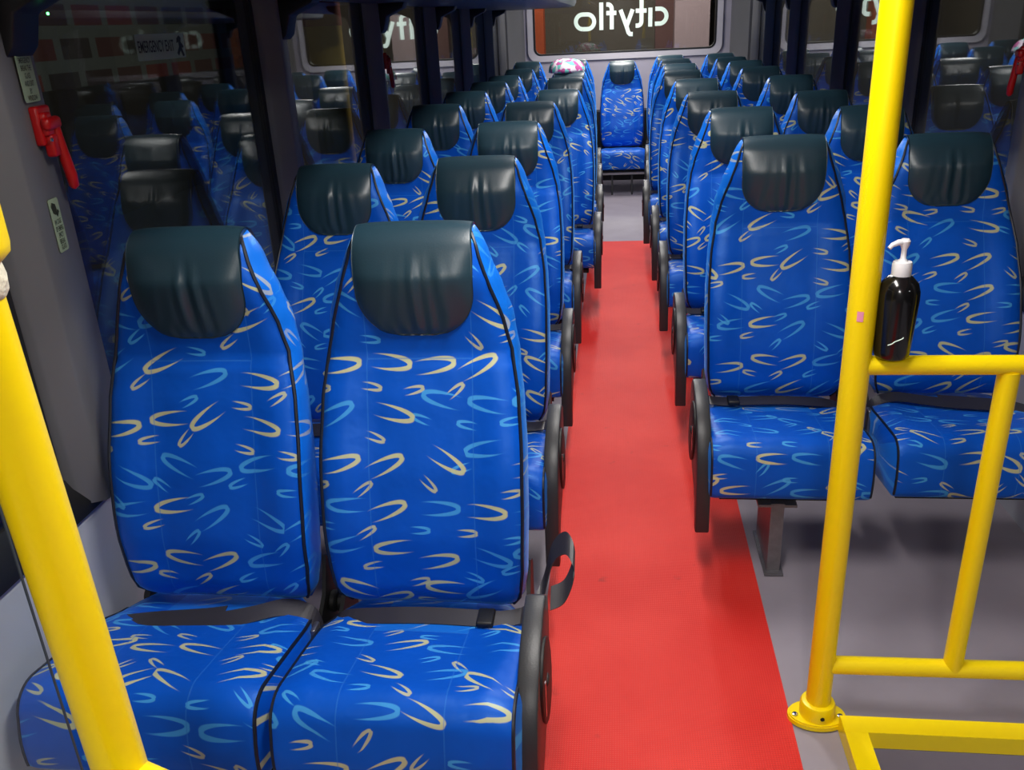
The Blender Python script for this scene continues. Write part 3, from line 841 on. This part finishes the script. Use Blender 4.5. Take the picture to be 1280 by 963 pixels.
sticker('wall_sticker', 1.412, 1.110, .040, .092, PX_, 'narrow pale sticker with hammer pictogram on the front left pillar, below the red hammer holder',
        [('IN CASE', .006, 0, .62), ('OF EMERG', -.006, 0, .55), ('ENCY', -.017, 0, .62), ('BREAK', -.028, 0, .62), ('GLASS', -.038, 0, .62)], .012,
        icon=[[(-.014, .034), (-.008, .040), (.004, .036), (.006, .026), (-.002, .018), (-.010, .022)], [(.0, .020), (.004, .014), (.014, .022), (.010, .026)]], rot=-.0)
GX = XL-.0235
sticker('window_sticker', 2.0, 1.388, .225, .054, GX, 'pale rectangular EMERGENCY EXIT sticker with running figure on the front left window',
        [('EMERGENCY EXIT', .0, -.024, .60)], .034,
        icon=[[(.078, .016), (.090, .022), (.098, .016), (.094, .008), (.106, -.002), (.100, -.006), (.094, -.002), (.104, -.022), (.096, -.024), (.088, -.010), (.076, -.022), (.070, -.016), (.084, -.002), (.084, .008), (.074, .006)]])
# white tag hanging on the first window
tg = MB().box((XL-.0235, 1.262, .745), (XL-.0230, 1.292, .783)); tag(tg.build('paper_tag', 'paper'), 'small white paper tag stuck low on the glass beside the front left pillar', 'tag')

def hammer(x, y, z, s, label, mtn=True):
    root = empty('emergency_hammer_holder', (x, y, z), label, 'emergency hammer', 'red emergency hammers on the window pillars'); root.scale = (.8, .78, .82); root.rotation_euler.z = .206*s
    h = MB(); h.box((min(0, s*.020), -.034, -.022), (max(0, s*.020), .036, .056), .006)
    h.box((min(0, s*.032), -.030, -.004), (max(0, s*.032), .006, .044), .007)
    h.build('holder', 'red_plastic', root)
    h = MB(); h.box((min(s*.012, s*.034), -.022, -.046), (max(s*.012, s*.034), .010, .0), .006); h.box((min(s*.020, s*.040), -.038, .008), (max(s*.020, s*.040), .034, .034), .009); h.build('hammer_head', 'red_plastic', root)
    MB().tube([(s*.026, .018, .03), (s*.030, .020, -.03), (s*.036, .024, -.09), (s*.036, .025, -.112), (s*.034, .025, -.118)], [.010, .0115, .012, .0105, .005], 16).build('handle', 'red_plastic', root)
    MB().lathe([(.004, 0), (.004, .004*s), (.002, .005*s)], (s*.032, -.030, -.010), 10, 'x').build('screw', 'chrome', root)
hammer(XL+.018, 1.434, 1.262, 1, 'bright red emergency hammer holder on the grey pillar at the front left')
hammer(XL+.017, 3.82, 1.265, 1, 'small dark red emergency hammer holder on a pillar farther down the left windows')
hammer(XR-.017, 2.70, 1.24, -1, 'red emergency hammer holder cut by the right edge, on the right window pillar')

# luggage racks
def rack(x0, x1, z, y0, y1, pill, label):
    s = 1 if x1 > x0 else -1
    root = empty('luggage_rack', (x0, (y0+y1)/2, z), label, 'luggage rack', 'luggage racks above the windows')
    yc = (y0+y1)/2; wd = x1-x0
    m_ = MB(); prof = [(0, 0), (wd-s*.05, 0), (wd-s*.015, .008), (wd, .035), (wd, .075), (wd-s*.012, .085), (wd-s*.02, .06), (wd-s*.05, .03), (0, .03)]
    m_.prism(prof, y0-yc, y1-yc, 'y'); m_.build('shelf', 'rack_grey', root, bevel=.002)
    MB().tube([(wd, y0-yc, .10), (wd, y1-yc, .10)], .009, 12).build('edge_rail', 'steel', root)
    for i, y in enumerate(pill):
        b_ = MB(); b_.prism([(s*.012, -.10), (s*.03, -.115), (s*.045, -.10), (s*.06, -.05), (s*.13, -.02), (s*.14, .0), (s*.012, 0)], y-yc-.035, y-yc+.035, 'y')
        br_ = b_.build('bracket', 'deep_black', root, bevel=.004)
        if i == 0 and s > 0: MB().lathe([(.0022, 0), (.0022, .002)], (.095, y-yc+.0, -.052), 10, 'x').build('indicator_light', 'led_green', br_)
rack(XL, -.34, 1.50, 1.30, 7.75, PL[:-1], 'dark luggage rack above the left windows')
rack(XR, .42, 1.51, 2.1, 7.75, PR[1:-1], 'dark luggage rack above the right windows')

# mirrored lettering on the back window
lt = []
def seg_mesh(mb, pts, wd=40):
    r_ = wd/2
    def W_(X, Y):
        return (-.401+(X-160)*.0009, YB+.0285-.00008*(len(mb.f)%40), 1.313+(303-.022*(X-160)-Y)*.0009)
    for (a, b_) in zip(pts, pts[1:]):
        d = Vector((b_[0]-a[0], b_[1]-a[1])); l = d.length
        if l < 1e-6: continue
        d /= l; nn = Vector((-d.y, d.x))*r_
        q = [W_(a[0]+nn.x, a[1]+nn.y), W_(b_[0]+nn.x, b_[1]+nn.y), W_(b_[0]-nn.x, b_[1]-nn.y), W_(a[0]-nn.x, a[1]-nn.y)]
        mb.add(q, [(0, 1, 2, 3)])
    for p in pts[1:-1]:
        mb.add([W_(p[0]+r_*cos(2*pi*k/14), p[1]+r_*sin(2*pi*k/14)) for k in range(14)], [tuple(range(14))])
def arcp(cx, cy, r, a0, a1, n=8): return [(cx+r*cos(radians(lerp(a0, a1, k/n))), cy+r*sin(radians(lerp(a0, a1, k/n)))) for k in range(n+1)]
lroot = empty('window_lettering', (0, 0, 0), 'white mirrored cityflo lettering on the back window', 'lettering')
for nm, strokes in (
    ('letter_o', [arcp(250, 222, 68, 90, 270, 12)+arcp(298, 222, 68, 270, 450, 12)+[(250, 290)]]),
    ('letter_l', [[(437, 48), (437, 302)]]),
    ('letter_f', [[(541, 298), (541, 110)]+arcp(498, 110, 43, 0, -75, 5)+[(488, 68)], [(487, 147), (587, 147)]]),
    ('letter_y', [[(628, 120), (692, 285), (706, 330)]+[(722, 346), (750, 347)], [(748, 118), (690, 268)]]),
    ('letter_t', [[(835, 32), (835, 232)]+arcp(797, 232, 38, 0, 80, 5)+[(778, 270)], [(778, 133), (885, 133)]]),
    ('letter_i', [[(922, 108), (922, 282)]]),
    ('letter_c', [[(970, 120), (1020, 120)]+arcp(1012, 188, 69, -80, 80, 12)+[(968, 257)]])):
    mb = MB()
    for st_ in strokes: seg_mesh(mb, st_)
    ob = mesh_obj(nm, mb.v, mb.f, 'letter_white', lroot, smooth=False)

# ------------------------------------------------------------------ outside the bus
struct(MB().box((-14, -6, -.95), (14, 30, -.85)).build('floor_1', 'asphalt'))
bl = empty('building', (-7.1, 11, -.85),  'dark building front with red and grey wall panels outside the left windows', 'building')
MB().box((-.1, -15, 0), (.1, 15, 1.75)).build('plinth', 'car_paint', bl)
MB().box((-.1, -15, 1.75), (.1, 15, 5.3)).build('panelled_wall', 'warehouse', bl)
wh = MB().box((7.6, -4, -.85), (7.8, 26, 4.5)); tag(wh.build('building', 'outside_grey'), 'dark grey building front outside the right windows', 'building')
bh = MB().box((-6, 15.0, -.85), (6.5, 15.2, 4.5)); tag(bh.build('building', 'outside_brown'), 'plain brown building wall behind the back window', 'building')
oc = MB().box((-1.36, 13.0, -.85), (-1.03, 13.3, 4)); tag(oc.build('column', 'outside_orange'), 'orange brick column outside, at the left of the back window', 'column')
oc = MB().box((.80, 13.6, -.85), (1.29, 13.9, 4)); tag(oc.build('column', 'outside_pink'), 'pale pink column outside, at the right of the back window', 'column')
oc = MB().box((.55, 14.2, -.85), (.86, 14.4, 4)); tag(oc.build('column', 'outside_mauve'), 'thin reddish brown column outside, left of the pale pink one', 'column')
gw = MB().box((-3.1, -1.0, -.85), (-2.95, 3.4, .95)); gw.box((-3.14, -1, .95), (-2.91, 3.4, 1.0)); tag(gw.build('boundary_wall', 'outside_green'), 'low dark green wall outside the front left window', 'wall')
def car(x, y, rz, mt, label):
    root = empty('parked_car', (x, y, -.85), label, 'car', rz=rz)
    prof = [(-2.0, .25), (-2.02, .62), (-1.85, .84), (-1.35, .92), (-.85, 1.32), (-.3, 1.46), (.6, 1.44), (1.2, 1.15), (1.45, .95), (1.95, .88), (2.05, .55), (2.0, .25)]
    vs = []; fs = []; n = len(prof)
    for xx, k in ((-.82, .90), (-.78, .96), (-.66, 1.0), (.66, 1.0), (.78, .96), (.82, .90)):
        for (a, b_) in prof: vs.append((xx*(1-.16*max(0, b_-.9)/.55), a*(.97+.03*k), .25+(b_-.25)*(k if b_ > .9 else (k+1)/2)))
    for i in range(5):
        for k in range(n): fs.append((i*n+k, i*n+(k+1) % n, (i+1)*n+(k+1) % n, (i+1)*n+k))
    fs += [tuple(range(n)), tuple(5*n+k for k in range(n))]
    m_ = MB(); m_.add(vs, fs); m_.build('body', mt, root)
    m_ = MB()
    for sx_ in (-1, 1): m_.prism([(-1.15, .95), (-.82, 1.27), (-.28, 1.38), (.55, 1.36), (1.05, 1.12), (1.2, .96)], sx_*.73-.02, sx_*.73+.02)
    m_.build('side_glass', 'deep_black', root)
    for sx_ in (-.74, .74):
        for yy in (-1.25, 1.3): MB().lathe([(.2, -.09), (.31, -.08), (.31, .08), (.2, .09)], (sx_, yy, .31), 20, 'x').build('wheel', 'rubber', root)
car(-.3, 12.0, pi/2, 'car_paint', 'dark car parked behind the bus, low in the back window')
root = empty('striped_post', (-2.25, 7.0, -.85), 'yellow and red banded post outside the left windows', 'post')
MB().tube([(0, 0, 0), (0, 0, 2.3)], .14, 20).build('post', 'post_yellow', root)
MB().tube([(0, 0, 2.3), (0, 0, 2.62)], .145, 20).build('red_band', 'post_red', root)
MB().tube([(0, 0, 2.62), (0, 0, 3.3)], .14, 20).build('post_top', 'post_yellow', root)
def outside_fill_light(x, y, z, p, col=(1, .93, .85)):  # unseen point light, added so the things outside the glass show
    l = bpy.data.lights.new('outside_fill_light', 'POINT'); l.energy = p; l.shadow_soft_size = .25; l.color = col
    o = bpy.data.objects.new('outside_fill_light', l); COL.objects.link(o); o.location = (x, y, z)
outside_fill_light(0, 11.2, 3.6, 420); outside_fill_light(-3.9, 2.6, 3.6, 7); outside_fill_light(4.2, 4.5, 3.8, 10)
